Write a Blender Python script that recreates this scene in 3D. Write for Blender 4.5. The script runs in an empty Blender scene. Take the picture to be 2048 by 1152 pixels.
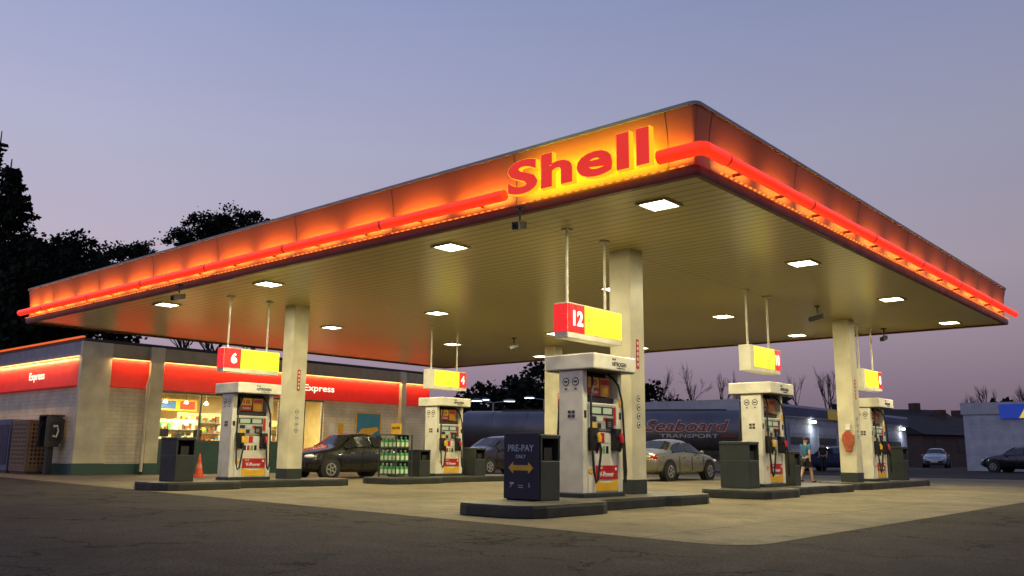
import bpy, bmesh, math, random
from math import sin, cos, pi, radians as rad
from mathutils import Vector as V, Matrix
random.seed(7)
sc=bpy.context.scene; C=sc.collection
sc.view_settings.view_transform='Standard'
H=.9; FPX=1754.; TH=math.atan(329/1754); YAW=rad(41); ROLL=.009
CAM=V((0,0,H)); Fd=V((-sin(YAW),cos(YAW),0)); Rd=V((cos(YAW),sin(YAW),0))
def ray(px,py):
    dx=px-1024; v=576-py; a=dx-ROLL*v; b=v+ROLL*dx
    return Fd*(FPX*cos(TH)-b*sin(TH))+Rd*a+V((0,0,FPX*sin(TH)+b*cos(TH)))
def atz(px,py,z=0): d=ray(px,py); return CAM+d*((z-H)/d.z)
def atF(px,F,py=905): d=ray(px,py); p=CAM+d*(F/d.dot(Fd)); return V((p.x,p.y,0))
def hgt(px,py,F): d=ray(px,py); return H+d.z/d.dot(Fd)*F
# ------------------------------------------------ materials
def nd(nt,t,**k):
    n=nt.nodes.new(t)
    for a,b in k.items():
        if a.startswith('i_'):
            key=a[2:]; key=int(key) if key.isdigit() else key.replace('_',' ')
            if isinstance(b,bpy.types.NodeSocket): nt.links.new(b,n.inputs[key])
            else: n.inputs[key].default_value=b
        else: setattr(n,a,b)
    return n
def mth(nt,op,a,b=None,c=None):
    k={'i_0':a}
    if b is not None: k['i_1']=b
    if c is not None: k['i_2']=c
    return nd(nt,'ShaderNodeMath',operation=op,**k).outputs[0]
def M(name,col,rough=.5,metal=0,es=0,em=None,var=.14,scale=3,bump=0,coat=0,spec=.5):
    m=bpy.data.materials.new(name); m.use_nodes=True; nt=m.node_tree; b=nt.nodes['Principled BSDF']
    tc=nd(nt,'ShaderNodeTexCoord')
    no=nd(nt,'ShaderNodeTexNoise',i_Vector=tc.outputs['Object'],i_Scale=scale,i_Detail=6.)
    mr=nd(nt,'ShaderNodeMapRange',i_Value=no.outputs[0],i_1=.3,i_2=.7,i_3=1-var,i_4=1+var*.5)
    vm=nd(nt,'ShaderNodeVectorMath',operation='SCALE',i_0=tuple(col),i_Scale=mr.outputs[0])
    nt.links.new(vm.outputs[0],b.inputs['Base Color'])
    mr2=nd(nt,'ShaderNodeMapRange',i_Value=no.outputs[0],i_1=.3,i_2=.7,i_3=min(1,rough+.08),i_4=max(.02,rough-.06))
    nt.links.new(mr2.outputs[0],b.inputs['Roughness'])
    b.inputs['Metallic'].default_value=metal; b.inputs['Specular IOR Level'].default_value=spec
    b.inputs['Coat Weight'].default_value=coat
    if es:
        b.inputs['Emission Color'].default_value=(*(em or col),1); b.inputs['Emission Strength'].default_value=es
    if bump:
        n2=nd(nt,'ShaderNodeTexNoise',i_Vector=tc.outputs['Object'],i_Scale=scale*12,i_Detail=4.)
        bp=nd(nt,'ShaderNodeBump',i_Height=n2.outputs[0],i_Strength=bump,i_Distance=.02)
        nt.links.new(bp.outputs[0],b.inputs['Normal'])
    return m
def glassmat(name,tint=(.93,.95,.92),gl=.04):
    m=bpy.data.materials.new(name); m.use_nodes=True; nt=m.node_tree; nt.nodes.clear()
    t=nd(nt,'ShaderNodeBsdfTransparent',i_Color=(*tint,1)); g=nd(nt,'ShaderNodeBsdfGlossy',i_Roughness=.03)
    f=nd(nt,'ShaderNodeLayerWeight',i_Blend=.2); mx=nd(nt,'ShaderNodeMixShader')
    nt.links.new(mth(nt,'MULTIPLY_ADD',f.outputs[0],.4,gl),mx.inputs[0]); nt.links.new(t.outputs[0],mx.inputs[1]); nt.links.new(g.outputs[0],mx.inputs[2])
    o=nd(nt,'ShaderNodeOutputMaterial'); nt.links.new(mx.outputs[0],o.inputs[0]); return m
def tri(nt,o,per,off=0.):
    a=mth(nt,'ADD',o,off); a=mth(nt,'DIVIDE',a,per); a=mth(nt,'FRACT',a); a=mth(nt,'SUBTRACT',a,.5); return mth(nt,'ABSOLUTE',a)
def dotstrip(name,col,es,per):
    m=M(name,(.5,.12,.02),.5); nt=m.node_tree; b=nt.nodes['Principled BSDF']
    tc=nd(nt,'ShaderNodeTexCoord'); sp=nd(nt,'ShaderNodeSeparateXYZ',i_0=tc.outputs['Object'])
    a=tri(nt,mth(nt,'ADD',sp.outputs[0],sp.outputs[1]),per)
    s=nd(nt,'ShaderNodeMapRange',i_Value=a,i_1=.2,i_2=.35,i_3=es,i_4=es*.25).outputs[0]
    b.inputs['Emission Color'].default_value=(*col,1); nt.links.new(s,b.inputs['Emission Strength']); return m
def perfmat():
    m=M('perforated_brown_metal',(.2,.13,.07),.5); nt=m.node_tree; b=nt.nodes['Principled BSDF']
    tc=nd(nt,'ShaderNodeTexCoord'); sp=nd(nt,'ShaderNodeSeparateXYZ',i_0=tc.outputs['Object'])
    a=tri(nt,mth(nt,'ADD',sp.outputs[0],sp.outputs[1]),.13); c=tri(nt,sp.outputs[2],.15)
    d=mth(nt,'SQRT',mth(nt,'ADD',mth(nt,'MULTIPLY',a,a),mth(nt,'MULTIPLY',c,c)))
    s=nd(nt,'ShaderNodeMapRange',i_Value=d,i_1=.3,i_2=.34,i_3=.06,i_4=1.).outputs[0]
    vm=nd(nt,'ShaderNodeVectorMath',operation='SCALE',i_0=(.24,.15,.08),i_Scale=s); nt.links.new(vm.outputs[0],b.inputs['Base Color']); return m
def asphalt():
    m=M('asphalt',(.03,.028,.026),.85,bump=0,spec=.25); nt=m.node_tree; b=nt.nodes['Principled BSDF']
    tc=nd(nt,'ShaderNodeTexCoord'); P=tc.outputs['Object']
    big=nd(nt,'ShaderNodeTexNoise',i_Vector=P,i_Scale=.3,i_Detail=7.,i_Roughness=.65)
    fine=nd(nt,'ShaderNodeTexNoise',i_Vector=P,i_Scale=30.,i_Detail=3.,i_Roughness=.85)
    dist=nd(nt,'ShaderNodeTexNoise',i_Vector=P,i_Scale=1.8,i_Detail=6.,i_Roughness=.65)
    ds=nd(nt,'ShaderNodeVectorMath',operation='SCALE',i_0=dist.outputs[1],i_Scale=1.3)
    ad=nd(nt,'ShaderNodeVectorMath',operation='ADD',i_0=P,i_1=ds.outputs[0])
    vo=nd(nt,'ShaderNodeTexVoronoi',feature='DISTANCE_TO_EDGE',i_Vector=ad.outputs[0],i_Scale=.5)
    cr=nd(nt,'ShaderNodeMapRange',i_Value=vo.outputs[0],i_1=.0,i_2=.018,i_3=.08,i_4=1.)
    mk=nd(nt,'ShaderNodeMapRange',i_Value=big.outputs[0],i_1=.5,i_2=.56,i_3=1.,i_4=0.)
    mx=mth(nt,'MAXIMUM',cr.outputs[0],mth(nt,'SUBTRACT',1.,mk.outputs[0]))
    a=nd(nt,'ShaderNodeMapRange',i_Value=big.outputs[0],i_1=.3,i_2=.7,i_3=.6,i_4=1.4)
    f=nd(nt,'ShaderNodeMapRange',i_Value=fine.outputs[0],i_1=.32,i_2=.68,i_3=.05,i_4=2.2)
    m2=mth(nt,'MULTIPLY',mth(nt,'MULTIPLY',a.outputs[0],f.outputs[0]),mx)
    vm=nd(nt,'ShaderNodeVectorMath',operation='SCALE',i_0=(.04,.033,.026),i_Scale=m2)
    nt.links.new(vm.outputs[0],b.inputs['Base Color'])
    bp=nd(nt,'ShaderNodeBump',i_Height=mth(nt,'ADD',fine.outputs[0],mx),i_Strength=1.,i_Distance=.02); nt.links.new(bp.outputs[0],b.inputs['Normal'])
    return m
def concrete():
    m=M('forecourt_concrete',(.2,.18,.14),.75,spec=.3); nt=m.node_tree; b=nt.nodes['Principled BSDF']
    tc=nd(nt,'ShaderNodeTexCoord'); P=tc.outputs['Object']; sp=nd(nt,'ShaderNodeSeparateXYZ',i_0=P)
    def joint(o,per,off): return nd(nt,'ShaderNodeMapRange',i_Value=tri(nt,o,per,off),i_1=.494,i_2=.498,i_3=1.,i_4=.45).outputs[0]
    j=mth(nt,'MULTIPLY',joint(sp.outputs[0],4.4,1.),joint(sp.outputs[1],4.4,.6))
    big=nd(nt,'ShaderNodeTexNoise',i_Vector=P,i_Scale=.45,i_Detail=7.,i_Roughness=.65)
    st=nd(nt,'ShaderNodeTexNoise',i_Vector=P,i_Scale=2.2,i_Detail=4.)
    fi=nd(nt,'ShaderNodeTexNoise',i_Vector=P,i_Scale=30.,i_Detail=3.)
    a=nd(nt,'ShaderNodeMapRange',i_Value=big.outputs[0],i_1=.3,i_2=.7,i_3=.55,i_4=1.3)
    s=nd(nt,'ShaderNodeMapRange',i_Value=st.outputs[0],i_1=.28,i_2=.42,i_3=.5,i_4=1.)
    f=nd(nt,'ShaderNodeMapRange',i_Value=fi.outputs[0],i_1=.3,i_2=.7,i_3=.75,i_4=1.2)
    x=mth(nt,'MULTIPLY',mth(nt,'MULTIPLY',mth(nt,'MULTIPLY',a.outputs[0],s.outputs[0]),f.outputs[0]),j)
    vm=nd(nt,'ShaderNodeVectorMath',operation='SCALE',i_0=(.19,.158,.092),i_Scale=x)
    nt.links.new(vm.outputs[0],b.inputs['Base Color'])
    bp=nd(nt,'ShaderNodeBump',i_Height=x,i_Strength=.3,i_Distance=.01); nt.links.new(bp.outputs[0],b.inputs['Normal'])
    return m
def brickmat(name,c1,c2,mortar):
    m=M(name,c1,.7); nt=m.node_tree; b=nt.nodes['Principled BSDF']
    tc=nd(nt,'ShaderNodeTexCoord'); sp=nd(nt,'ShaderNodeSeparateXYZ',i_0=tc.outputs['Object'])
    cb=nd(nt,'ShaderNodeCombineXYZ',i_0=mth(nt,'ADD',sp.outputs[0],sp.outputs[1]),i_1=sp.outputs[2])
    br=nd(nt,'ShaderNodeTexBrick',i_Vector=cb.outputs[0],i_Color1=(*c1,1),i_Color2=(*c2,1),i_Mortar=(*mortar,1),i_Scale=1.,i_Mortar_Size=.008,i_Brick_Width=.4,i_Row_Height=.14)
    no=nd(nt,'ShaderNodeTexNoise',i_Vector=tc.outputs['Object'],i_Scale=1.5,i_Detail=5.)
    mr=nd(nt,'ShaderNodeMapRange',i_Value=no.outputs[0],i_1=.3,i_2=.7,i_3=.75,i_4=1.1)
    vm=nd(nt,'ShaderNodeVectorMath',operation='SCALE',i_0=br.outputs[0],i_Scale=mr.outputs[0]); nt.links.new(vm.outputs[0],b.inputs['Base Color'])
    bp=nd(nt,'ShaderNodeBump',i_Height=br.outputs[1],i_Strength=.4,i_Distance=-.01); nt.links.new(bp.outputs[0],b.inputs['Normal'])
    return m
def soffitmat():
    m=bpy.data.materials.new('canopy_soffit_panels'); m.use_nodes=True; nt=m.node_tree; b=nt.nodes['Principled BSDF']
    tc=nd(nt,'ShaderNodeTexCoord'); P=tc.outputs['Object']; sp=nd(nt,'ShaderNodeSeparateXYZ',i_0=P)
    def gr(o,per,w,lo): return nd(nt,'ShaderNodeMapRange',i_Value=tri(nt,o,per),i_1=.5-w,i_2=.5-w*.3,i_3=1.,i_4=lo).outputs[0]
    j=mth(nt,'MULTIPLY',gr(sp.outputs[1],.24,.12,.38),gr(sp.outputs[0],4.6,.003,.5))
    no=nd(nt,'ShaderNodeTexNoise',i_Vector=P,i_Scale=.2,i_Detail=1.)
    mr=nd(nt,'ShaderNodeMapRange',i_Value=no.outputs[0],i_1=.3,i_2=.7,i_3=.92,i_4=1.05)
    vm=nd(nt,'ShaderNodeVectorMath',operation='SCALE',i_0=(.58,.49,.18),i_Scale=mth(nt,'MULTIPLY',j,mr.outputs[0])); nt.links.new(vm.outputs[0],b.inputs['Base Color'])
    b.inputs['Roughness'].default_value=.28; b.inputs['Specular IOR Level'].default_value=.65
    return m
WHITE=M('white_enamel',(.76,.73,.6),.35,var=.2); CREAM=M('cream_paint',(.66,.61,.43),.42,var=.25,scale=1.5,bump=.03)
DGREY=M('dark_grey_plastic',(.035,.038,.038),.45); BLACK=M('black_rubber',(.01,.01,.011),.5); GREEN=M('dark_green_grey_paint',(.026,.034,.03),.4,var=.35)
GREY=M('grey_metal',(.3,.31,.32),.4,.6); STEEL=M('brushed_steel',(.5,.5,.5),.3,.9); RED=M('red_panel',(.5,.015,.02),.35); YEL=M('yellow_panel',(.8,.46,.02),.4)
NAVY=M('navy_panel',(.012,.02,.07),.35); DNAVY=M('prepay_navy',(.006,.009,.032),.35); WLET=M('white_lettering',(.8,.8,.75),.4); PLET=M('pale_blue_lettering',(.35,.4,.5),.4); ORG=M('yellow_arrow_print',(.6,.36,.03),.4); LCD=M('lcd_screen',(.25,.3,.2),.2,es=.3,em=(.7,.8,.5))
BLK=M('black_print',(.015,.015,.015),.4); KERB=M('kerb_dark_green_paint',(.02,.024,.022),.5,var=.4,scale=4,bump=.1); KTOP=M('island_top_concrete',(.1,.095,.07),.5,var=.4,scale=3,bump=.1)
REDLIT=M('lit_red_tube',(.4,.01,.005),.3,es=1.05,em=(1,.035,.008)); REDSIGN=M('lit_red_sign',(.5,.01,.01),.3,es=.75,em=(1,.02,.02)); YELSIGN=M('lit_yellow_sign',(.7,.5,.02),.3,es=1.15,em=(1,.85,.02))
LETRED=M('lit_red_letter_face',(.5,.01,.01),.3,es=.72,em=(.95,.03,.01)); LETYEL=M('lit_yellow_letter_side',(.6,.3,.02),.4,es=1.0,em=(1,.52,.01))
AMBER=dotstrip('amber_led_strip',(1,.26,.03),1.5,.15); LENS=M('lamp_lens',(1,1,.9),.3,es=14,em=(1,.97,.78)); WLIT=M('lit_white_numeral',(.9,.9,.8),.4,es=.9,em=(1,1,.85)); PERF=perfmat()
# ------------------------------------------------ mesh helpers
class MB:
    def __init__(s): s.v=[]; s.f=[]
    def add(s,vs,fs):
        n=len(s.v); s.v+=[tuple(p) for p in vs]; s.f+=[tuple(i+n for i in f) for f in fs]; return s
    def box(s,x0,x1,y0,y1,z0,z1):
        return s.add([(x0,y0,z0),(x1,y0,z0),(x1,y1,z0),(x0,y1,z0),(x0,y0,z1),(x1,y0,z1),(x1,y1,z1),(x0,y1,z1)],[(0,3,2,1),(4,5,6,7),(0,1,5,4),(1,2,6,5),(2,3,7,6),(3,0,4,7)])
    def tube(s,pts,r,n=8,cap=True):
        pts=[V(p) for p in pts]; rs=r if isinstance(r,(list,tuple)) else [r]*len(pts)
        ref=None; vs=[]
        for i,p in enumerate(pts):
            a=(pts[i]-pts[i-1]).normalized() if i else None; b=(pts[i+1]-pts[i]).normalized() if i<len(pts)-1 else None
            t=((a or b)+(b or a)).normalized()
            if ref is None: ref=V((0,0,1)) if abs(t.z)<.9 else V((1,0,0))
            u=(ref-t*ref.dot(t)).normalized(); w=t.cross(u); ref=u
            for k in range(n): an=2*pi*k/n; vs.append(p+(u*cos(an)+w*sin(an))*rs[i])
        fs=[(i*n+k,i*n+(k+1)%n,(i+1)*n+(k+1)%n,(i+1)*n+k) for i in range(len(pts)-1) for k in range(n)]
        if cap: fs+=[tuple(range(n))[::-1],tuple(range((len(pts)-1)*n,len(pts)*n))]
        return s.add(vs,fs)
    def prism(s,poly,ax,a0,a1):
        n=len(poly); f={'x':lambda p,a:(a,p[0],p[1]),'y':lambda p,a:(p[0],a,p[1]),'z':lambda p,a:(p[0],p[1],a)}[ax]
        return s.add([f(p,a0) for p in poly]+[f(p,a1) for p in poly],[tuple(range(n)),tuple(range(n,2*n))]+[(i,(i+1)%n,n+(i+1)%n,n+i) for i in range(n)])
    def ell(s,c,r,nu=12,nv=8,z0=-1):
        vs=[];c=V(c)
        for j in range(nv+1):
            ph=-pi/2+pi*j/nv; ph=max(ph,math.asin(z0))
            for i in range(nu): th=2*pi*i/nu; vs.append((c.x+r[0]*cos(ph)*cos(th),c.y+r[1]*cos(ph)*sin(th),c.z+r[2]*sin(ph)))
        return s.add(vs,[(j*nu+i,j*nu+(i+1)%nu,(j+1)*nu+(i+1)%nu,(j+1)*nu+i) for j in range(nv) for i in range(nu)])
    def disc(s,c,r,ax='x',t=.004,n=20,r2=None):
        P=[(cos(2*pi*k/n)*r,sin(2*pi*k/n)*(r2 or r)) for k in range(n)]; c=V(c)
        if ax in('x','-x'): d=t if ax=='x' else -t; return s.prism([(c.y+a,c.z+b) for a,b in P],'x',c.x,c.x+d)
        if ax in('y','-y'): d=t if ax=='y' else -t; return s.prism([(c.x+a,c.z+b) for a,b in P],'y',c.y,c.y+d)
        return s.prism([(c.x+a,c.y+b) for a,b in P],'z',c.z,c.z+t)
    def build(s,name,mat,parent=None,bev=0,smooth=False,loc=None,calc=True,sub=0):
        me=bpy.data.meshes.new(name); me.from_pydata(s.v,[],s.f)
        if calc:
            bm=bmesh.new(); bm.from_mesh(me); bmesh.ops.remove_doubles(bm,verts=bm.verts,dist=1e-5); bmesh.ops.recalc_face_normals(bm,faces=bm.faces); bm.to_mesh(me); bm.free()
        me.materials.append(mat); me.update()
        if smooth: me.shade_smooth(); me.set_sharp_from_angle(angle=rad(42))
        o=bpy.data.objects.new(name,me); C.objects.link(o); o.parent=parent
        if loc: o.location=loc
        if bev: b=o.modifiers.new('b','BEVEL'); b.width=bev; b.segments=2; b.limit_method='ANGLE'; b.angle_limit=rad(40)
        if sub: q=o.modifiers.new('s','SUBSURF'); q.levels=sub; q.render_levels=sub
        return o
def box(*a): return MB().box(*a)
def xb(s,a,b,*r): return MB().box(min(s*a,s*b),max(s*a,s*b),*r)
def tag(o,label=None,cat=None,group=None,kind=None):
    if label: o['label']=label
    if cat: o['category']=cat
    if group: o['group']=group
    if kind: o['kind']=kind
    return o
def thing(name,label,cat,loc=(0,0,0),rz=0,group=None):
    o=bpy.data.objects.new(name,None); C.objects.link(o); o.location=loc; o.rotation_euler=(0,0,rz); o.empty_display_size=.2
    return tag(o,label,cat,group)
def copy_tree(o,label=None,loc=None,rz=None,parent=None,sc_=None):
    c=o.copy(); C.objects.link(c)
    if parent: c.parent=parent
    if loc is not None: c.location=loc
    if rz is not None: c.rotation_euler=(0,0,rz)
    if sc_: c.scale=sc_
    if label: c['label']=label
    for ch in list(o.children): copy_tree(ch,parent=c)
    return c
def text(name,s,mat,parent,O,X,Y,w=None,h=None,depth=.004,bold=.0,shear=0,space=1):
    cu=bpy.data.curves.new('t','FONT'); cu.body=s; cu.size=1; cu.extrude=.02; cu.offset=bold; cu.shear=shear; cu.resolution_u=4; cu.align_x='CENTER'; cu.space_character=space
    ob=bpy.data.objects.new('t',cu); C.objects.link(ob); bpy.context.view_layer.update()
    me=bpy.data.meshes.new_from_object(ob.evaluated_get(bpy.context.evaluated_depsgraph_get())); bpy.data.objects.remove(ob); bpy.data.curves.remove(cu)
    xs=[v.co.x for v in me.vertices]; ys=[v.co.y for v in me.vertices]; W=max(xs)-min(xs); Hh=max(ys)-min(ys); cx=(max(xs)+min(xs))/2; cy=(max(ys)+min(ys))/2
    sx=w/W if w else h/Hh; sy=h/Hh if h else sx
    X=V(X);Y=V(Y);O=V(O);N=X.cross(Y)
    for v in me.vertices: v.co=O+X*((v.co.x-cx)*sx)+Y*((v.co.y-cy)*sy)+N*((v.co.z/.04+.5)*depth)
    me.name=name; me.materials.clear(); me.materials.append(mat)
    o=bpy.data.objects.new(name,me); C.objects.link(o); o.parent=parent; return o
XP=((0,1,0),(0,0,1)); YN=((1,0,0),(0,0,1)); XM=((0,-1,0),(0,0,1))
def area(loc,d,sx,sy,power,col,xa=(1,0,0),spread=180):
    ld=bpy.data.lights.new('lamp','AREA'); ld.shape='RECTANGLE'; ld.size=sx; ld.size_y=sy; ld.energy=power; ld.color=col; ld.spread=rad(spread)
    o=bpy.data.objects.new('lamp',ld); C.objects.link(o); Z=-V(d).normalized(); X=V(xa); Y=Z.cross(X)
    m=Matrix((X,Y,Z)).transposed().to_4x4(); m.translation=V(loc); o.matrix_world=m; return o
def pecten(parent,c,r,axis='x',sgn=1,rim=None,face=None):
    def fan(R):
        P=[]; n=7
        for i in range(n*4+1):
            t=-65+130*i/(n*4); rr=R*(1+.06*abs(sin(pi*i/4))); P.append((sin(rad(t))*rr,cos(rad(t))*rr-R*.45))
        return P+[(R*.35,-R*.62),(-R*.35,-R*.62)]
    for R,m,o,nm in((r,rim or RED,.002,'logo_rim'),(r*.82,face or YEL,.005,'logo_face')):
        mb=MB(); P=fan(R)
        if axis=='x': mb.prism([(c[1]+a,c[2]+b) for a,b in P],'x',c[0],c[0]+sgn*o)
        else: mb.prism([(c[0]+a,c[2]+b) for a,b in P],'y',c[1],c[1]-o)
        mb.build(nm,m,parent)
# ------------------------------------------------ camera / world
cd=bpy.data.cameras.new('cam'); cam=bpy.data.objects.new('camera',cd); C.objects.link(cam); sc.camera=cam
cd.lens=36*FPX/2048; cd.clip_end=3000
cam.matrix_world=Matrix.Translation(CAM)@Matrix.Rotation(YAW,4,'Z')@Matrix.Rotation(pi/2+TH,4,'X')@Matrix.Rotation(ROLL,4,'Z')
w=bpy.data.worlds.new('World'); sc.world=w; w.use_nodes=True; nt=w.node_tree; bg=nt.nodes['Background']
tc=nd(nt,'ShaderNodeTexCoord'); sp=nd(nt,'ShaderNodeSeparateXYZ',i_0=tc.outputs['Generated'])
rp=nd(nt,'ShaderNodeValToRGB',i_0=sp.outputs[2]); cr=rp.color_ramp
st=[(0,(.17,.12,.18)),(.05,(.26,.19,.255)),(.12,(.4,.31,.385)),(.2,(.46,.40,.49)),(.33,(.40,.405,.56)),(.48,(.29,.335,.55)),(1,(.13,.17,.34))]
cr.elements[0].position=0; cr.elements[0].color=(*st[0][1],1); cr.elements[1].position=1; cr.elements[1].color=(*st[-1][1],1)
for p,c in st[1:-1]: e=cr.elements.new(p); e.color=(*c,1)
dt=nd(nt,'ShaderNodeVectorMath',operation='DOT_PRODUCT',i_0=tc.outputs['Generated'],i_1=tuple(-Rd))
mr=nd(nt,'ShaderNodeMapRange',i_Value=dt.outputs['Value'],i_1=-.6,i_2=.6,i_3=.72,i_4=1.14)
sn=nd(nt,'ShaderNodeTexNoise',i_Vector=tc.outputs['Generated'],i_Scale=1.6,i_Detail=3.)
mr3=nd(nt,'ShaderNodeMapRange',i_Value=sn.outputs[0],i_1=.3,i_2=.7,i_3=.97,i_4=1.03)
vs=nd(nt,'ShaderNodeVectorMath',operation='SCALE',i_0=rp.outputs[0],i_Scale=mth(nt,'MULTIPLY',mr.outputs[0],mr3.outputs[0])); nt.links.new(vs.outputs[0],bg.inputs[0]); bg.inputs[1].default_value=1
# ------------------------------------------------ ground
g=MB().add([(-1500,-1500,0),(1500,-1500,0),(1500,1500,0),(-1500,1500,0)],[(0,1,2,3)]).build('ground',asphalt()); tag(g,'dark cracked asphalt around the concrete forecourt','ground',kind='structure')
P=[]
a,b,c=V((-4.75,8.3)),V((-4.12,8.22)),V((-4.1,8.85))
for k in range(7): t=k/6; p=a*(1-t)**2+b*2*t*(1-t)+c*t*t; P.append((p.x,p.y))
P+=[(-4.1,40),(-60,40),(-60,13.6),(-30.7,10.8),(-8.3,8.67)]
o=MB().add([(x,y,.004) for x,y in P],[tuple(range(len(P)))]).build('concrete_forecourt',concrete()); tag(o,'worn pale concrete slab under the canopy','forecourt',kind='structure')
# ------------------------------------------------ canopy
CX0,CX1,CY0,CY1,SZ=-28.7,-5.7,10.4,28.35,4.71
can=thing('fuel_canopy','large flat canopy with glowing red edge tube over the pumps','canopy')
def rr(o,r=.02,n=5):
    P=[]
    for cx,cy,a0 in((CX1-r,CY0+r,-90),(CX1-r,CY1-r,0),(CX0+r,CY1-r,90),(CX0+r,CY0+r,180)):
        for k in range(n+1): a=rad(a0+90*k/n); P.append((cx+cos(a)*(r+o),cy+sin(a)*(r+o)))
    return P
def sweep(prof):
    mb=MB(); R=[[(x,y,z) for x,y in rr(o)] for o,z in prof]; n=len(R[0])
    mb.add([p for r in R for p in r],[(i*n+k,i*n+(k+1)%n,(i+1)*n+(k+1)%n,(i+1)*n+k) for i in range(len(R)-1) for k in range(n)]); return mb
PR=[(.03,4.83),(.0,4.95),(.0,5.1),(.015,5.28),(.035,5.45),(.07,5.6),(.08,5.68)]
FASC=M('fascia_panel_paint',(.33,.105,.027),.5,var=.2,scale=.8); TRIM=M('dark_red_trim',(.12,.02,.015),.4)
MB().add([(x,y,SZ) for x,y in rr(0)],[tuple(range(len(rr(0))))]).build('soffit',soffitmat(),can)
sweep([(-.001,SZ-.002),(.0,SZ-.06),(.07,SZ-.05),(.09,SZ+.02),(.07,SZ+.1),(.03,4.83)]).build('lower_trim',TRIM,can,smooth=True,calc=False)
sweep(PR).build('fascia',FASC,can,smooth=True,calc=False)
sweep([(.08,5.68),(.11,5.68),(.11,5.73),(-.2,5.73)]).build('flashing',M('flashing_metal',(.22,.24,.28),.4,.4),can,calc=False)
MB().add([(x,y,5.725) for x,y in rr(-.15)],[tuple(range(24))]).build('roof_deck',DGREY,can)
SEAM=M('dark_seam',(.06,.022,.012),.6)
def seam(kind,p):
    mb=MB(); w_=.007
    vs=[]
    for o,z in PR:
        o+=.004
        for q in(-w_,w_): vs.append((p+q,CY0-o,z) if kind=='l' else (CX1+o,p+q,z))
    mb.add(vs,[(2*i,2*i+1,2*i+3,2*i+2) for i in range(len(PR)-1)]).build('panel_seam',SEAM,can)
lx=[-6.12,-8.95]+[-8.95-3.0*k for k in range(1,7)]; lx.append(-28.72)
ry=[10.78]+[10.78+2.92*k for k in range(1,6)]+[28.42]
for x in lx[:-1]: seam('l',x)
for y in ry[:-1]: seam('r',y)
TO=.27; TZ=4.95; TR=.088; COL=M('tube_collar',(.25,.01,.01),.4,es=.25,em=(1,.03,.02))
def tube_seg(a,b): MB().tube([a,b],TR,16).build('light_tube',REDLIT,can,smooth=True)
yl=CY0-TO; xr=CX1+TO
for i in range(1,len(lx)-1):
    tube_seg((lx[i]-.03,yl,TZ),(lx[i+1]+.03,yl,TZ))
    if i>1: MB().tube([(lx[i]-.05,yl,TZ),(lx[i]+.05,yl,TZ)],TR*.96,14).build('tube_collar',COL,can)
    for q in(.25,.75): x=lx[i]+(lx[i+1]-lx[i])*q; box(x-.015,x+.015,yl+.08,CY0+.01,TZ-.02,TZ+.02).build('tube_bracket',TRIM,can)
    box(lx[i+1]+.1,lx[i]-.1,CY0-.14,CY0-.115,4.797,4.81).build('bulb_strip',AMBER,can)
MB().tube([(lx[0],yl,TZ),(CX1+.2,yl,TZ),(xr,CY0-.2,TZ),(xr,ry[0]-.03,TZ)],TR*1.12,16).build('light_tube',REDLIT,can)
box(-8.8,-5.75,CY0-.14,CY0-.115,4.797,4.81).build('bulb_strip',AMBER,can)
for i in range(len(ry)-1):
    tube_seg((xr,ry[i]+.03,TZ),(xr,ry[i+1]-.03,TZ))
    MB().tube([(xr,ry[i]-.05,TZ),(xr,ry[i]+.05,TZ)],TR*.96,14).build('tube_collar',COL,can)
    for q in(.25,.75): y=ry[i]+(ry[i+1]-ry[i])*q; box(CX1-.01,xr-.08,y-.015,y+.015,TZ-.02,TZ+.02).build('tube_bracket',TRIM,can)
    box(CX1+.115,CX1+.15,ry[i]+.1,min(CY1,ry[i+1])-.1,4.797,4.81).build('bulb_strip',AMBER,can)
AM=(1,.36,.045)
for i in range(1,len(lx)-1):
    m_=(lx[i]+lx[i+1])/2; L=abs(lx[i]-lx[i+1])/2-.35
    for s in(-1,1): area((m_+s*(L/2+.19),CY0-.15,5.02),(0,.85,.53),L,.05,17,AM)
for i in range(len(ry)-1):
    m_=(ry[i]+ry[i+1])/2; L=abs(ry[i]-ry[i+1])/2-.45
    for s in(-1,1): area((CX1+.15,m_+s*(L/2+.24),5.02),(-.85,0,.53),L,.05,8,AM,xa=(0,1,0))
area((-5.95,CY0-.15,5.02),(0,.85,.53),.35,.05,5,AM)
area((-7.5,CY0-.22,5.02),(0,.88,.47),2.6,.06,28,(1,.8,.02))
area((-7.5,CY0-.26,5.25),(0,1,.1),2.2,.06,16,(1,.8,.02))
text('sign_letters',"Shell",LETYEL,can,(-7.5,CY0-.3,5.13),*YN,w=2.64,h=.57,depth=.09,bold=.04,space=1.06)
text('letter_faces',"Shell",LETRED,can,(-7.5,CY0-.392,5.13),*YN,w=2.605,h=.552,depth=.01,bold=.034,space=1.065)
FR=M('lamp_frame',(.6,.55,.3),.4)
GX=[-6.9,-11.45,-17.4,-22.1]; GY=[11.4,16.85,22.2,27.2]
LC=(1,.88,.52)
for x in GX:
    for y in GY:
        fr=MB(); A_,B_=.27,.225
        for a in((-A_,A_,-A_,-B_),(-A_,A_,B_,A_),(-A_,-B_,-B_,B_),(B_,A_,-B_,B_)): fr.box(x+a[0],x+a[1],y+a[2],y+a[3],SZ-.03,SZ+.01)
        f=fr.build('ceiling_light',FR,can); box(x-B_+.002,x+B_-.002,y-B_+.002,y+B_-.002,SZ-.02,SZ+.005).build('lens',LENS,f)
        area((x,y,SZ-.035),(0,0,-1),.4,.4,165,LC)
IZ=.18
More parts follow.
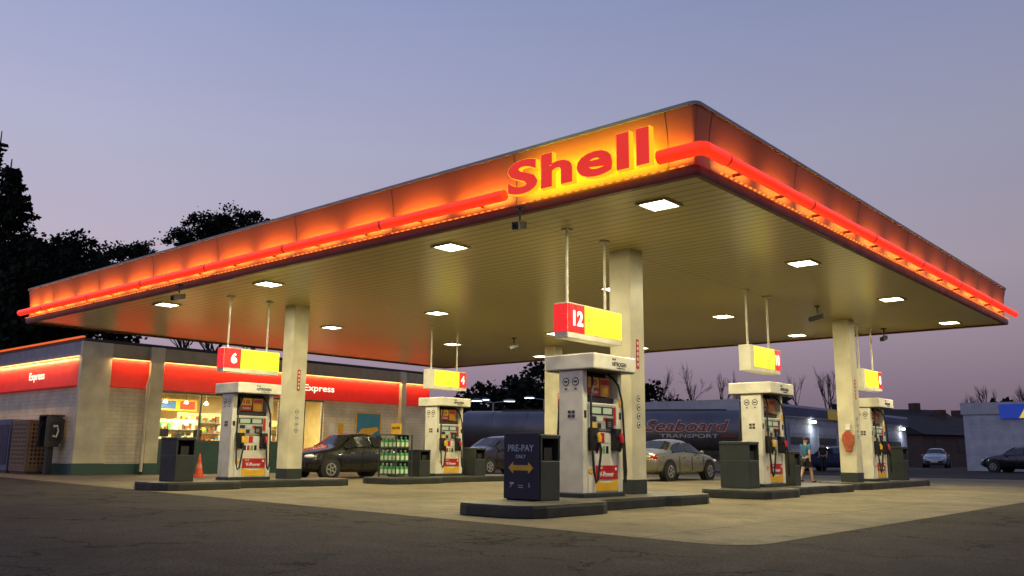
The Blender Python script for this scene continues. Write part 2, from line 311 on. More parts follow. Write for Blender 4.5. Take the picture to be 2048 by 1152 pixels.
def column(x,y):
    c=box(x-.23,x+.23,y-.23,y+.23,IZ,SZ).build('column',CREAM,can,bev=.008)
    box(x-.238,x+.238,y-.238,y+.238,IZ,IZ+.26).build('column_skirt',GREEN,c,bev=.01)
    wl=box(x+.231,x+.236,y-.05,y+.04,2.45,3.0).build('warning_label',RED,c)
    for k in range(5): box(x+.2365,x+.239,y-.025,y+.015,2.5+k*.1,2.56+k*.1).build('label_mark',WLET,wl)
    for k in range(4):
        MB().disc((x+.231,y-.0,1.9-k*.16),.06,'x',.004).build('pictogram_ring',BLK,c); MB().disc((x+.2355,y-.0,1.9-k*.16),.047,'x',.004).build('pictogram',WLET,c)
        MB().box(x+.24,x+.243,y-.025,y+.025,1.9-k*.16-.02,1.9-k*.16+.02).build('pictogram_mark',BLK,c)
    return c
for x in (-9.15,-19.7):
    for y in (13.85,25.0): column(x,y)
# ------------------------------------------------ islands
def island(label,x,y0,L,simple=False):
    r=thing('pump_island',label,'kerb island',(x,y0,0),0,'raised kerb islands under the canopy')
    if simple:
        R_=[(0,0),(.3,0),(.52,.08),(.66,.25),(.7,.5),(.7,L-.5),(.66,L-.25),(.52,L-.08),(.3,L)]; P=R_+[(-a,b) for a,b in R_[::-1]][:-1]
    else: # wide lobe at the bin end, narrower waist, lobe again at the far end
        P=[(-.15,0),(.55,0),(.78,.05),(.95,.18),(1.02,.4),(1.02,1.75),(.95,1.95),(.8,2.08),(.62,2.15),(.62,L-1.7),(.68,L-1.6),(.74,L-1.4),(.74,L-.45),(.64,L-.2),(.42,L-.05),(.2,L),
           (-.2,L),(-.42,L-.05),(-.64,L-.2),(-.72,L-.45),(-.72,2.4),(-.68,2.1),(-.56,1.9),(-.52,1.6),(-.52,.45),(-.47,.2),(-.34,.06)]
    MB().prism(P,'z',.0,IZ-.02).build('kerb',KERB,r,bev=.02)
    cx=sum(a for a,b in P)/len(P)
    MB().prism([(cx+(a-cx)*.985,b) for a,b in P],'z',IZ-.019,IZ).build('island_top',KTOP,r)
    return r
island('kerb island under the pump and column numbered 12 nearest camera',-8.85,9.4,5.9)
island('kerb island under the pump with sign numbered 10',-9.05,17.0,6.2)
island('farthest right kerb island under the pump behind the column',-9.15,24.0,6.0,simple=True)
island('kerb island at left under the pump with sign numbered 6',-19.5,9.75,5.6)
island('kerb island under the pump numbered 4 and the washer fluid rack',-19.5,16.4,6.0)
island('kerb island around the far middle column behind the front pump',-19.6,24.0,5.0,simple=True)
# ------------------------------------------------ pumps
PG=M('panel_grey',(.42,.42,.37),.4); PO=M('promo_orange',(.75,.3,.05),.4); CARD=M('pale_notice',(.7,.72,.6),.4); GRN=M('green_notice',(.15,.4,.15),.4)
def nozzle(pr,y,s,colr):
    x=.25*s
    xb(1,x-.02*s,x+.09*s,y-.085,y+.085,.76,1.14).build('nozzle_boot',BLACK,pr,bev=.01)
    nz=MB().tube([(x+.1*s,y,1.0),(x+.13*s,y,.98),(x+.15*s,y,.92),(x+.12*s,y,.8),(x+.1*s,y,.74)],[.022,.03,.03,.022,.014],8).build('nozzle',BLACK,pr,smooth=True)
    MB().tube([(x+.135*s,y,1.05),(x+.155*s,y,.98),(x+.16*s,y,.9)],[.03,.04,.035],8).build('nozzle_cover',colr,nz,smooth=True)
    ys=1 if y>0 else -1
    MB().tube([(x+.15*s,y,.92),(x+.19*s,y,.78),(x+.17*s,y+ys*.03,.5),(x+.16*s,y+ys*.06,.3),(x+.15*s,y+ys*.1,.25),(x+.14*s,y+ys*.14,.42),(x+.1*s,y+ys*.15,1.0),(x+.08*s,y+ys*.13,1.6),(x+.06*s,y+ys*.05,1.88),(x+.0*s,y-ys*.02,2.0),(x-.1*s,y-ys*.02,2.07)],.02,8).build('hose',BLACK,pr,smooth=True)
def make_pump(label,loc):
    r=thing('fuel_pump',label,'fuel pump',loc,0,'white fuel pumps under the canopy')
    box(-.27,.27,-.6,.6,0,.07).build('plinth',GREEN,r,bev=.008)
    box(-.225,.225,-.45,.45,.07,1.56).build('cabinet',WHITE,r,bev=.01)
    box(-.15,.15,-.45,.45,1.56,1.66).build('cabinet_top',DGREY,r)
    for s in(-1,1):
        e=box(-.25,.25,min(s*.45,s*.575),max(s*.45,s*.575),.07,2.1).build('side_column',WHITE,r,bev=.012)
        for k,yy in enumerate((-.1,.1)):
            ey=s*.576; ax='y' if s>0 else '-y'
            MB().disc((yy,ey,1.9),.07,ax,.003).build('pictogram_ring',BLK,e); MB().disc((yy,ey+s*.0035,1.9),.054,ax,.003).build('pictogram',WHITE,e)
            box(yy-.035,yy+.035,min(ey+s*.007,ey+s*.01),max(ey+s*.007,ey+s*.01),1.885,1.915).build('pictogram_mark',BLK,e)
            MB().prism([(yy-.03,1.78),(yy,1.8),(yy,1.787),(yy+.03,1.787),(yy+.03,1.773),(yy,1.773),(yy,1.76)],'y',min(s*.576,s*.58),max(s*.576,s*.58)).build('small_arrow',BLK,e)
        for yy in(-.06,.02):
            for zz in(1.3,1.37): box(yy,yy+.06,min(s*.576,s*.58),max(s*.576,s*.58),zz,zz+.05).build('notice',DGREY,e)
        for q in(-1,1):
            xb(q,.2505,.254,min(s*.47,s*.555),max(s*.47,s*.555),1.5,1.66).build('side_notice',(CARD,YEL)[s>0],e)
            xb(q,.2505,.254,min(s*.48,s*.545),max(s*.48,s*.545),1.3,1.42).build('side_notice',BLK,e)
    t=box(-.525,.525,-.625,.625,2.1,2.36).build('topper',WHITE,r,bev=.02)
    box(-.5,.5,-.6,.6,2.085,2.099).build('topper_underside',DGREY,t)
    for s,D in((1,XP),(-1,XM)):
        text('topper_text',"NITROGEN",NAVY,t,(s*.526,s*.1,2.21),*D,w=.42,h=.07,bold=.02)
        text('topper_text',"Shell",BLK,t,(s*.526,s*(-.06),2.29),*D,w=.1,h=.035)
        text('topper_text',"available here",BLK,t,(s*.526,s*.15,2.15),*D,w=.25,h=.025)
        xb(s,.02,.03,-.4,.4,1.66,2.085).build('back_board',BLK,r)
        pc=xb(s,.14,.16,-.3,.02,1.68,2.0).build('price_card',YEL,r)
        xb(s,.161,.164,-.3,.02,1.68,1.82).build('card_footer',RED,pc)
        text('card_text',"10",RED,pc,(s*.161,s*-.14,1.91),*D,w=.18,h=.1,bold=.03)
        text('card_text',"CASH",WLET,pc,(s*.165,s*-.14,1.75),*D,w=.22,h=.05,bold=.02)
        pc=xb(s,.14,.16,.05,.33,1.68,2.0).build('promo_card',PO,r)
        xb(s,.161,.164,.07,.31,1.88,1.97).build('card_header',RED,pc); xb(s,.161,.164,.09,.29,1.74,1.84).build('card_print',YEL,pc)
        b=xb(s,.225,.245,-.4,.4,1.12,1.54).build('display_panel',PG,r,bev=.005)
        xb(s,.2455,.249,-.38,.3,1.36,1.5).build('display_bezel',BLK,b)
        for y0,y1,z0,z1,mm_ in((-.34,-.06,1.38,1.48,LCD),(.0,.26,1.38,1.48,LCD),(-.34,-.2,1.25,1.33,BLK),(-.16,-.02,1.25,1.33,LCD),(.02,.1,1.26,1.32,RED),(-.34,-.2,1.14,1.22,YEL),(-.16,-.06,1.14,1.22,BLK),(.31,.38,1.2,1.5,RED)):
            xb(s,.2495 if z1>1.34 else .2455,.2535,y0,y1,z0,z1).build('screen',mm_,b)
        k=xb(s,.2455,.275,.08,.28,1.14,1.31).build('keypad',BLACK,b)
        for i in range(3):
            for j in range(3): xb(s,.2755,.28,.1+i*.035,.125+i*.035,1.16+j*.032,1.182+j*.032).build('key',STEEL,k)
        for i,mm_ in enumerate((YEL,RED,WLET)):
            xb(s,.2255,.236,-.19+i*.135,-.08+i*.135,.9,1.06).build('grade_button',mm_,r)
        for i,mm_ in enumerate((NAVY,RED,GRN,BLK)):
            xb(s,.2255,.23,-.19+i*.1,-.12+i*.1,.72,.84).build('sticker',mm_,r)
        xb(s,.2255,.228,-.44,.44,1.075,1.09).build('panel_line',BLK,r)
        lp=xb(s,.2255,.238,*( (-.2,.44) if s>0 else (-.44,.2)),.29,.52).build('lower_panel',RED,r,bev=.004)
        sw=[(-.2*s,.1)]+[((-.2+.64*i/10)*s,.285-.05*sin(pi*i/10)) for i in range(11)]+[(.44*s,.1)]
        MB().prism(sw,'x',min(s*.226,s*.236),max(s*.226,s*.236)).build('yellow_swoosh',YEL,lp)
        text('panel_text',"V-Power",WLET,lp,(s*.239,s*.1,.375),*D,w=.42,h=.085,bold=.03)
        text('panel_text',"Shell",WLET,lp,(s*.239,s*(-.08),.48),*D,w=.11,h=.035)
        MB().tube([(s*.239,s*.38,.46),(s*.243,s*.38,.46)],.028,12).build('panel_ring',WLET,lp)
        pecten(r,(s*.2255,-s*.33,.42),.075,'x',s)
        nozzle(r,-.33,s,YEL if s>0 else RED); nozzle(r,.33,s,RED if s>0 else YEL)
    return r
p0=make_pump('white fuel pump nearest the camera beside the pre-pay panel',(-8.95,12.4,IZ))
copy_tree(p0,'white fuel pump under the hanging sign numbered 6 at left',(-19.6,12.45,IZ))
copy_tree(p0,'white fuel pump under sign 4 beside the washer fluid rack',(-19.6,19.4,IZ))
copy_tree(p0,'white fuel pump under sign 10 right of the nearest column',(-9.15,19.5,IZ))
copy_tree(p0,'farthest right white fuel pump partly behind the right column',(-9.15,26.6,IZ))
# ------------------------------------------------ hanging signs
def hsign(label,x,y,num,near):
    r=thing('hanging_sign',label,'illuminated sign',(x,y,2.8),0,'lit pump number signs hung from the canopy')
    box(-.145,.145,-.795,.795,0,.6).build('housing',WHITE,r,bev=.01)
    a0,a1=(-.79,-.33) if near else (.47,.79)
    b0,b1=(-.33,.79) if near else (-.6,.47)
    for s,D in((1,XP),(-1,XM)):
        rp_=xb(s,.146,.156,a0,a1,.1,.575).build('red_panel',REDSIGN,r)
        xb(s,.146,.156,b0+.004,b1,.1,.575).build('yellow_panel',YELSIGN,r)
        text('numeral',num,WLIT,rp_,(s*.157,(a0+a1)/2+(.04 if near else 0),.34),*D,w=(.28 if len(num)>1 else .17) if near else (.22 if len(num)>1 else .15),h=.26,bold=.035)
    if near: box(-.14,.14,-.805,-.796,.1,.575).build('end_panel',REDSIGN,r)
    else: box(-.14,.14,.796,.805,.1,.575).build('end_panel',REDSIGN,r)
    for yy in(-.62,.5):
        MB().tube([(0,yy,.6),(0,yy,SZ-2.8)],.024,10).build('rod',WHITE,r,smooth=True); box(-.07,.07,yy-.07,yy+.07,SZ-2.8-.03,SZ-2.8-.003).build('rod_flange',WHITE,r)
hsign('lit red and yellow hanging sign numbered 12',-8.95,12.35,"12",True)
hsign('lit red and yellow hanging sign numbered 6',-19.6,12.4,"6",True)
hsign('lit red and yellow hanging sign numbered 4',-19.6,19.4,"4",False)
hsign('lit yellow hanging sign numbered 10 with red far end',-9.15,19.5,"10",False)
hsign('lit yellow hanging sign partly behind the right column',-9.15,26.7,"8",False)
# ------------------------------------------------ bins
def make_bin(label,loc,w_=.7,d_=.48,h_=1.0):
    r=thing('waste_bin',label,'bin',loc,0,'dark green waste bins on the islands')
    X=w_/2;Y=d_/2
    box(-X,X,-Y,Y,0,h_*.6).build('body',GREEN,r,bev=.015)
    for yy in(-Y,Y-.04): box(-X,X,yy,yy+.04,h_*.6,h_*.93).build('hood_side',GREEN,r)
    box(-X,-X+.3,-Y+.04,Y-.04,h_*.6,h_*.93).build('hood_back',GREEN,r)
    box(-X-.01,X+.01,-Y-.01,Y+.01,h_*.93,h_).build('lid',GREEN,r,bev=.015)
    box(X-.2,X-.05,-.1,.1,h_*.6,h_*.8).build('squeegee_bucket',BLACK,r)
    return r
b0=make_bin('dark bin carrying the navy pre-pay panel at the front',(-8.92,10.8,IZ))
copy_tree(b0,'dark green bin on the left island before pump 6',(-19.55,10.65,IZ))
copy_tree(b0,'dark green bin in front of the pump numbered 10',(-9.1,18.15,IZ))
copy_tree(b0,'small dark green bin between fluid rack and pump 4',(-19.5,18.3,IZ),sc_=(.7,.9,.78))
copy_tree(b0,'dark green bin on the far side of pump 4',(-19.5,20.6,IZ),sc_=(1,1,.85))
copy_tree(b0,'small dark bin behind the pump numbered 10',(-9.1,20.75,IZ),sc_=(.6,.7,.8))
copy_tree(b0,'rightmost dark bin beyond the farthest right pump',(-9.1,28.4,IZ))
pp=thing('prepay_panel','navy panel reading PRE-PAY ONLY with yellow double arrow','sign',(-8.92,10.53,IZ+.02))
box(-.35,.35,-.025,.0,0,1.0).build('board',DNAVY,pp,bev=.006)
text('panel_text',"PRE-PAY",PLET,pp,(0,-.026,.77),*YN,w=.52,h=.1,bold=.01); text('panel_text',"ONLY",PLET,pp,(0,-.026,.64),*YN,w=.2,h=.055,bold=.01)
MB().prism([(-.25,.47),(-.15,.56),(-.15,.51),(.15,.51),(.15,.56),(.25,.47),(.15,.38),(.15,.43),(-.15,.43),(-.15,.38)],'y',-.031,-.026).build('double_arrow',ORG,pp)
box(-.22,-.14,-.029,-.026,.22,.25).build('card_icon',PLET,pp); MB().prism([(-.22,.16),(-.17,.21),(-.2,.21)],'y',-.029,-.026).build('hand_icon',PLET,pp)
box(-.05,.05,-.029,-.026,.2,.21).build('note_icon',PLET,pp); text('panel_text',"5",PLET,pp,(.17,-.026,.21),*YN,w=.04,h=.06)
box(-.05,.05,-.029,-.026,.17,.18).build('note_icon',PLET,pp)
# ------------------------------------------------ fluid rack
rk=thing('fluid_rack','metal rack of washer fluid jugs with small yellow card on top','display rack',(-19.5,17.35,IZ))
for a in(-.36,.36):
    for b in(-.3,.3): box(a-.015,a+.015,b-.015,b+.015,0,1.2).build('post',DGREY,rk)
for z in(.05,.43,.81,1.18): box(-.37,.37,-.31,.31,z,z+.02).build('shelf',DGREY,rk)
sg=box(-.2,.2,-.02,.02,1.22,1.52).build('header_card',YEL,rk); text('header_text',"Washer Fluid",BLK,sg,(0,-.021,1.4),*YN,w=.34,h=.07)
box(-.3,.3,.22,.24,.07,1.18).build('back_panel',DGREY,rk)
JG=M('jug_green',(.07,.34,.12),.3); JL=M('jug_label',(.7,.75,.5),.4)
def make_jug(label,loc):
    r=thing('washer_fluid_jug',label,'jug',loc,0,'washer fluid jugs on the rack')
    box(-.075,.075,-.06,.06,0,.22).build('bottle',JG,r,bev=.02)
    MB().tube([(0,0,.22),(0,0,.28)],[.05,.02],8).build('neck',JG,r); MB().tube([(0,0,.28),(0,0,.31)],.026,8).build('cap',WLET,r)
    box(-.055,.055,-.064,-.0605,.03,.15).build('label',JL,r); box(.0755,.079,-.045,.045,.03,.15).build('label',JL,r); return r
j0=None
for si,z in enumerate((.07,.45,.83)):
    sh=('bottom','middle','top')[si]
    for k,(a,b) in enumerate([(-.27,-.22),(-.09,-.22),(.09,-.22),(.27,-.22),(.27,-.04),(.27,.13)]):
        lb='green washer fluid jug on %s shelf of the rack, %s'%(sh,('first from left','second from left','third from left','at the front corner','second along the right side','last along the right side')[k])
        L_=(-19.5+a,17.35+b,IZ+z)
        if j0 is None: j0=make_jug(lb,L_)
        else: copy_tree(j0,lb,L_)
# ------------------------------------------------ column emblem, security cameras
o=thing('shell_emblem','small orange red shell shaped holder hung on the right column','holder',(-9.1,24.74,1.08)); o.scale=(.66,1,.72)
MB().prism([(-.12,-.1),(.12,-.1),(.15,.02),(.26,.3),(.24,.52),(.12,.66),(0,.7),(-.12,.66),(-.24,.52),(-.26,.3),(-.15,.02)],'y',-.06,-.0).build('pouch',M('orange_red_plastic',(.42,.08,.03),.5),o,bev=.02)
RB=M('pale_orange_rib',(.5,.22,.1),.5)
for k in range(5):
    a=rad(-40+20*k); MB().tube([(sin(a)*.1,-.064,.02),(sin(a)*.5,-.064,.02+cos(a)*.52)],.008,6).build('rib',RB,o)
box(-.1,.1,-.02,-.003,.72,.95).build('hanger_card',WLET,o)
def seccam(label,px,py,rz):
    p=atz(px,py,SZ-.28); r=thing('security_camera',label,'security camera',(p.x,p.y,SZ),rz,'cameras under the canopy soffit')
    box(-.06,.06,-.06,.06,-.03,-.003).build('mount_plate',DGREY,r); MB().tube([(0,0,-.03),(0,0,-.22)],.02,8).build('stem',DGREY,r)
    MB().add([(-.06,-.16,-.32),(.06,-.16,-.32),(.06,.2,-.42),(-.06,.2,-.42),(-.06,-.16,-.2),(.06,-.16,-.2),(.06,.22,-.3),(-.06,.22,-.3)],[(0,3,2,1),(4,5,6,7),(0,1,5,4),(1,2,6,5),(2,3,7,6),(3,0,4,7)]).build('housing',DGREY,r,bev=.012)
    MB().tube([(0,.205,-.36),(0,.23,-.367)],.035,10).build('lens_glass',BLACK,r)
seccam('security camera nearest the lit lettering under the soffit',1040,448,rad(200)); seccam('security camera at far left of the canopy soffit',358,592,rad(200))
seccam('security camera under the soffit left of the right column',1635,633,rad(120)); seccam('security camera at right canopy edge beyond the right column',1768,675,rad(180)); seccam('small security camera deep under the canopy middle',1028,692,rad(160))
# ------------------------------------------------ store
BX=-31.5; BY0=13.4; BY1=30; BZ=4.62
st_=thing('store_building','long white brick store with red lit band and bright windows','shop')
BRK=brickmat('painted_brick',(.74,.68,.52),(.69,.63,.47),(.52,.47,.35)); SG=M('store_green_base',(.04,.1,.08),.5)
for a in((BX-.25,BX,BY0,16.2,0,BZ),(BX-.25,BX,16.2,21.6,3.05,BZ),(BX-.25,BX,21.6,21.9,0,BZ),(BX-.25,BX,21.9,23.8,3.05,BZ),(BX-.25,BX,23.8,BY1,0,BZ),
          (-46,BX-.25,BY0,BY0+.25,0,BZ),(-46,BX-.25,BY1-.25,BY1,0,BZ),(-46.2,-46,BY0,BY1,0,BZ)): box(*a).build('wall',BRK,st_)
box(BX-.25,BX,16.2,21.6,0,1.2).build('window_base',SG,st_)
box(-46.3,BX+.05,BY0-.1,BY1+.1,BZ,BZ+.12).build('roof',DGREY,st_)
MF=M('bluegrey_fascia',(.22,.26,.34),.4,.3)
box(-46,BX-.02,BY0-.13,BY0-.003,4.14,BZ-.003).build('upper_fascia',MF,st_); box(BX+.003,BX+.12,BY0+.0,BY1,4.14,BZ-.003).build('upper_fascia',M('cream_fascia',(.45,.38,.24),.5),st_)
box(-46,BX+.1,BY0-.2,BY0-.1,BZ+.13,BZ+.18).build('roof_reflection_strip',M('orange_band_reflection',(.6,.1,.02),.4,es=.8,em=(1,.14,.02)),st_)  # emissive strip stands in for the lit band's reflection along the roof edge
BAND=M('red_band',(.5,.018,.012),.35,es=.25,em=(1,.02,.01)); STRIP=M('warm_strip_light',(1,.6,.2),.4,es=2.2,em=(1,.5,.16))
for y0,y1 in((14.32,15.68),(16.22,28.0),(28.35,BY1)):
    b=box(BX+.003,BX+.14,y0,y1,3.08,4.06).build('red_band',BAND,st_,bev=.01); box(BX+.14,BX+.2,y0,y1,4.08,4.105).build('strip_light',STRIP,b)
    box(BX+.003,BX+.26,y0,y1,4.121,4.138).build('light_hood',DGREY,b)
    area((BX+.32,(y0+y1)/2,4.06),(-.36,0,-.93),y1-y0,.05,9*(y1-y0),(1,.58,.22),xa=(0,1,0))
bl=box(-46,BX-.06,BY0-.15,BY0-.003,3.08,4.06).build('red_band',BAND,st_,bev=.01); box(-46,BX-.06,BY0-.21,BY0-.15,4.08,4.11).build('strip_light',STRIP,bl)
area((-37,BY0-.34,4.06),(0,.38,-.92),10,.05,125,(1,.55,.2))
text('band_text',"Express",WLIT,bl,(-35.15,BY0-.152,3.52),*YN,w=1.4,h=.38,bold=.015)
text('band_text',"Express",WLIT,st_,(BX+.142,23.4,3.52),*XP,w=1.6,h=.36,bold=.012)
for y0,y1,x1 in((BY0-.16,14.3,.16),(15.7,16.2,.3),(28.02,28.33,.3)):
    box(BX-.05,BX+x1,y0,y1,0,BZ-.004).build('pilaster',CREAM,st_,bev=.01); box(BX-.06,BX+x1+.015,y0-.015,y1+.015,.0,.4).build('pilaster_base',SG,st_)
for y0,y1 in((14.3,15.7),(21.6,21.9),(23.8,28.02),(28.33,BY1)): box(BX+.002,BX+.02,y0,y1,.0,.38).build('base_strip',SG,st_)
box(-46,BX-.06,BY0-.02,BY0-.002,0,.38).build('base_strip',SG,st_)
MB().tube([(BX+.4,15.66,4.6),(BX+.4,15.66,3.6),(BX+.36,15.58,3.2),(BX+.36,15.58,.1)],.055,10).build('downpipe',CREAM,st_,smooth=True)
ALU=M('window_aluminium',(.12,.12,.12),.4,.5); GL=glassmat('shop_glass')
def window(y0,y1,z0,z1,n,name='window'):
    fr=MB(); x0,x1=BX-.16,BX-.08
    for k in range(n+1): y=y0+(y1-y0)*k/n; fr.box(x0,x1,max(y0,y-.03),min(y1,y+.03),z0,z1)
    fr.box(x0+.003,x1-.003,y0,y1,z0,z0+.06); fr.box(x0+.003,x1-.003,y0,y1,z1-.06,z1)
    f=fr.build(name,ALU,st_); MB().add([(BX-.12,y0,z0),(BX-.12,y1,z0),(BX-.12,y1,z1),(BX-.12,y0,z1)],[(0,1,2,3)]).build('pane',GL,f)
window(16.2,21.6,1.2,3.05,3); window(21.9,23.8,.1,3.05,2,'door')
box(-38,BX-.25,14,24.8,.05,.2).build('interior_floor',KTOP,st_); IW=M('interior_wall',(.82,.64,.3),.6)
box(-38,-37.9,14,26,.2,3.3).build('interior_wall',IW,st_); box(-38,BX-.26,13.7,13.8,.2,3.3).build('interior_wall',IW,st_); box(-38,BX-.26,26,26.1,.2,3.3).build('interior_wall',IW,st_)
box(-38,BX-.26,13.8,26,3.3,3.36).build('interior_ceiling',M('ceiling_tile',(.7,.62,.4),.7),st_)
for y in(16,19,22.5): area((-34.2,y,3.25),(0,0,-1),.9,.9,320,(1,.82,.45)); box(-34.7,-33.7,y-.5,y+.5,3.27,3.298).build('ceiling_panel_light',LENS,st_)
cnt=thing('shop_counter','long serving counter behind the bright shop window','counter',(-33.6,18.4,.2)); box(-.3,.3,-1.9,1.9,0,.95).build('counter_body',M('counter_wood',(.3,.16,.07),.5),cnt); box(-.35,.35,-1.95,1.95,.95,1.0).build('counter_top',STEEL,cnt)
for k,(y,x) in enumerate(((17.6,-33.5),(19.1,-33.6))):
    m=thing('cash_register',('grey cash register on the counter beside the shopkeeper','grey cash register at the right end of the counter')[k],'till',(x,y,1.2),0,'tills on the shop counter'); box(-.2,.2,-.2,.2,0,.12).build('till_base',DGREY,m); box(-.05,.0,-.18,.18,.2,.5).build('till_screen',DGREY,m); box(-.04,-.01,-.03,.03,.12,.2).build('till_neck',GREY,m)
PK=[M('packets_%s'%n,c_,.4) for n,c_ in(('red',(.6,.06,.03)),('blue',(.05,.15,.4)),('gold',(.7,.4,.05)),('green',(.08,.3,.1)),('pale',(.7,.6,.4)),('brown',(.15,.07,.03)))]
def shelfunit(label,x,y,w_,zs):
    r=thing('goods_shelf',label,'shop shelf',(x,y,.2),0,'lit goods shelves inside the shop')
    for z in zs: box(-.2,.2,-w_/2,w_/2,z,z+.03).build('shelf',GREY,r)
    box(-.22,-.2,-w_/2,w_/2,0,zs[-1]+.45).build('back_panel',IW,r)
    for ci,m_ in enumerate(PK):
        mb=MB()
        for z in zs:
            y_=-w_/2+.03+random.random()*.1
            while y_<w_/2-.25:
                if random.random()<.42: h_=random.uniform(.08,.34); mb.box(-.1+.03*ci,.0+.035*ci,y_,y_+random.uniform(.08,.2),z+.031,z+h_)
                y_+=random.uniform(.1,.25)
        o=mb.build('packets',m_,r); o['kind']='stuff'
for k,(x,y,w_,zs) in enumerate(((-36.8,15.4,1.8,(.1,.7,1.3,1.8)),(-37.3,18.0,2.2,(.3,.9,1.4,1.9)),(-36.0,20.6,2.1,(.1,.5,.95,1.4,1.85)),(-35.2,23.4,2.2,(.1,.6,1.1,1.6)),(-34.9,18.9,2.0,(.6,1.1,1.5)))): shelfunit('goods shelf inside the shop, %s'%('leftmost at the back wall','second from left at the back','third from left at the back','beside the glass door','low one directly behind the counter')[k],x,y,w_,zs)
mbd=thing('menu_board','long yellow and red lit board high inside the shop','menu board',(-36.2,18.6,2.55)); box(0,.08,-1.8,1.8,0,.5).build('board_body',YEL,mbd)
for k in range(4): box(.081,.09,-1.7+k*.9,-1.0+k*.9,.08,.42).build('menu_card',PK[(0,4,1,0)[k]],mbd)
for k in range(5):
    p=thing('pendant_lamp','small lit pendant lamp inside the shop window, %s from left'%('first','second','third','fourth','fifth')[k],'lamp',(-33.8,16.8+k*.9,2.75),0,'pendant lamps in the shop'); MB().tube([(0,0,.12),(0,0,.55)],.01,6).build('cord',BLACK,p); MB().tube([(0,0,.12),(0,0,0)],[.03,.09],12).build('shade',LENS,p)
ps=thing('wall_poster','yellow framed blue poster on the white brick store wall','poster',(BX+.005,26.3,1.5)); box(0,.03,-.75,.75,0,1.15).build('poster_frame',YEL,ps); q=box(.031,.035,-.68,.68,.07,1.08).build('poster_print',M('poster_blue',(.05,.25,.4),.4),ps); MB().prism([(-.6,.15),(.1,.1),(.6,.35),(.5,.5),(-.4,.4)],'x',.036,.039).build('poster_shape',YEL,q)
for k,(y,c_) in enumerate(((20.6,WLET),(19.7,GRN))): box(BX-.075,BX-.07,y,y+.55,1.5,2.1).build('window_notice',c_,st_)
for k,(y,z) in enumerate(((24.1,1.6),(24.6,1.6))): box(BX+.003,BX+.02,y,y+.3,z,z+.5).build('wall_notice',(WLET,YEL)[k],st_)
# payphone, lockers, cone
ph=thing('pay_phone','dark pay phone on a pedestal beside the store corner','pay phone',(-32.75,13.0,0))
box(-.12,.12,-.1,.1,0,1.0).build('pedestal',DGREY,ph,bev=.01)
for a in(-.36,.3): MB().prism([(-.3,.95),(.1,.95),(.3,1.2),(.3,1.9),(.1,2.0),(-.3,2.0)],'x',a,a+.06).build('hood_side',DGREY,ph)
box(-.36,.36,-.3,.3,2.0,2.06).build('hood_top',DGREY,ph,bev=.01); box(-.3,.3,.2,.26,.95,2.0).build('hood_back',GREY,ph); box(-.15,.15,.0,.2,1.1,1.65).build('phone_body',BLACK,ph,bev=.01)
box(.3601,.368,-.2,.2,1.15,1.8).build('side_panel',BLK,ph); MB().tube([(.372,-.08,1.65),(.376,.05,1.68),(.376,.1,1.5),(.376,.05,1.3),(.372,-.08,1.33)],[.05,.035,.03,.035,.05],8).build('handset_mark',WLET,ph,smooth=True)
MB().tube([(-.3,-.31,1.0),(-.1,-.33,1.3),(-.1,-.33,1.6),(.1,-.31,1.8)],.02,6).build('cable',BLACK,ph)
def locker(name,label,cat,x0,x1,zt,m1,mesh):
    r=thing(name,label,cat,((x0+x1)/2,12.95,0)); w_=(x1-x0)/2
    box(-w_,w_,-.35,.38,.08,zt).build('cabinet',m1,r,bev=.015); box(-w_,w_,-.3,.3,0,.08).build('base',DGREY,r)
    if mesh: box(-w_+.12,w_-.12,-.362,-.351,.25,zt-.15).build('perforated_door',PERF,r); box(w_+.001,w_+.01,-.28,.3,.25,zt-.15).build('perforated_side',PERF,r)
    else:
        box(-w_+.1,-.05,-.365,-.351,.3,zt-.2).build('door',NAVY,r); box(.05,w_-.1,-.365,-.351,.3,zt-.2).build('door',NAVY,r); box(-w_+.2,-.15,-.372,-.366,.9,1.4).build('door_poster',WLET,r)
locker('ice_chest','blue ice chest at far left by the store wall','ice chest',-37.6,-35.35,1.95,M('faded_blue_steel',(.1,.14,.22),.4),False)
locker('gas_cylinder_cage','brown perforated metal cage against the left store wall','cage',-35.15,-33.65,1.9,M('cage_brown',(.2,.13,.07),.5),True)
cn=thing('traffic_cone','orange traffic cone standing near the store window','traffic cone',(-27.2,15.6,.005)); OC=M('cone_orange',(.8,.09,.02),.4)
MB().tube([(0,0,.03),(0,0,.3)],[.15,.105],16).build('lower_cone',OC,cn,smooth=True); MB().tube([(0,0,.3),(0,0,.45)],[.105,.075],16).build('white_collar',M('cone_band',(.8,.25,.12),.4),cn,smooth=True); MB().tube([(0,0,.45),(0,0,.76)],[.075,.025],16).build('upper_cone',OC,cn,smooth=True); box(-.2,.2,-.2,.2,0,.03).build('foot',OC,cn)
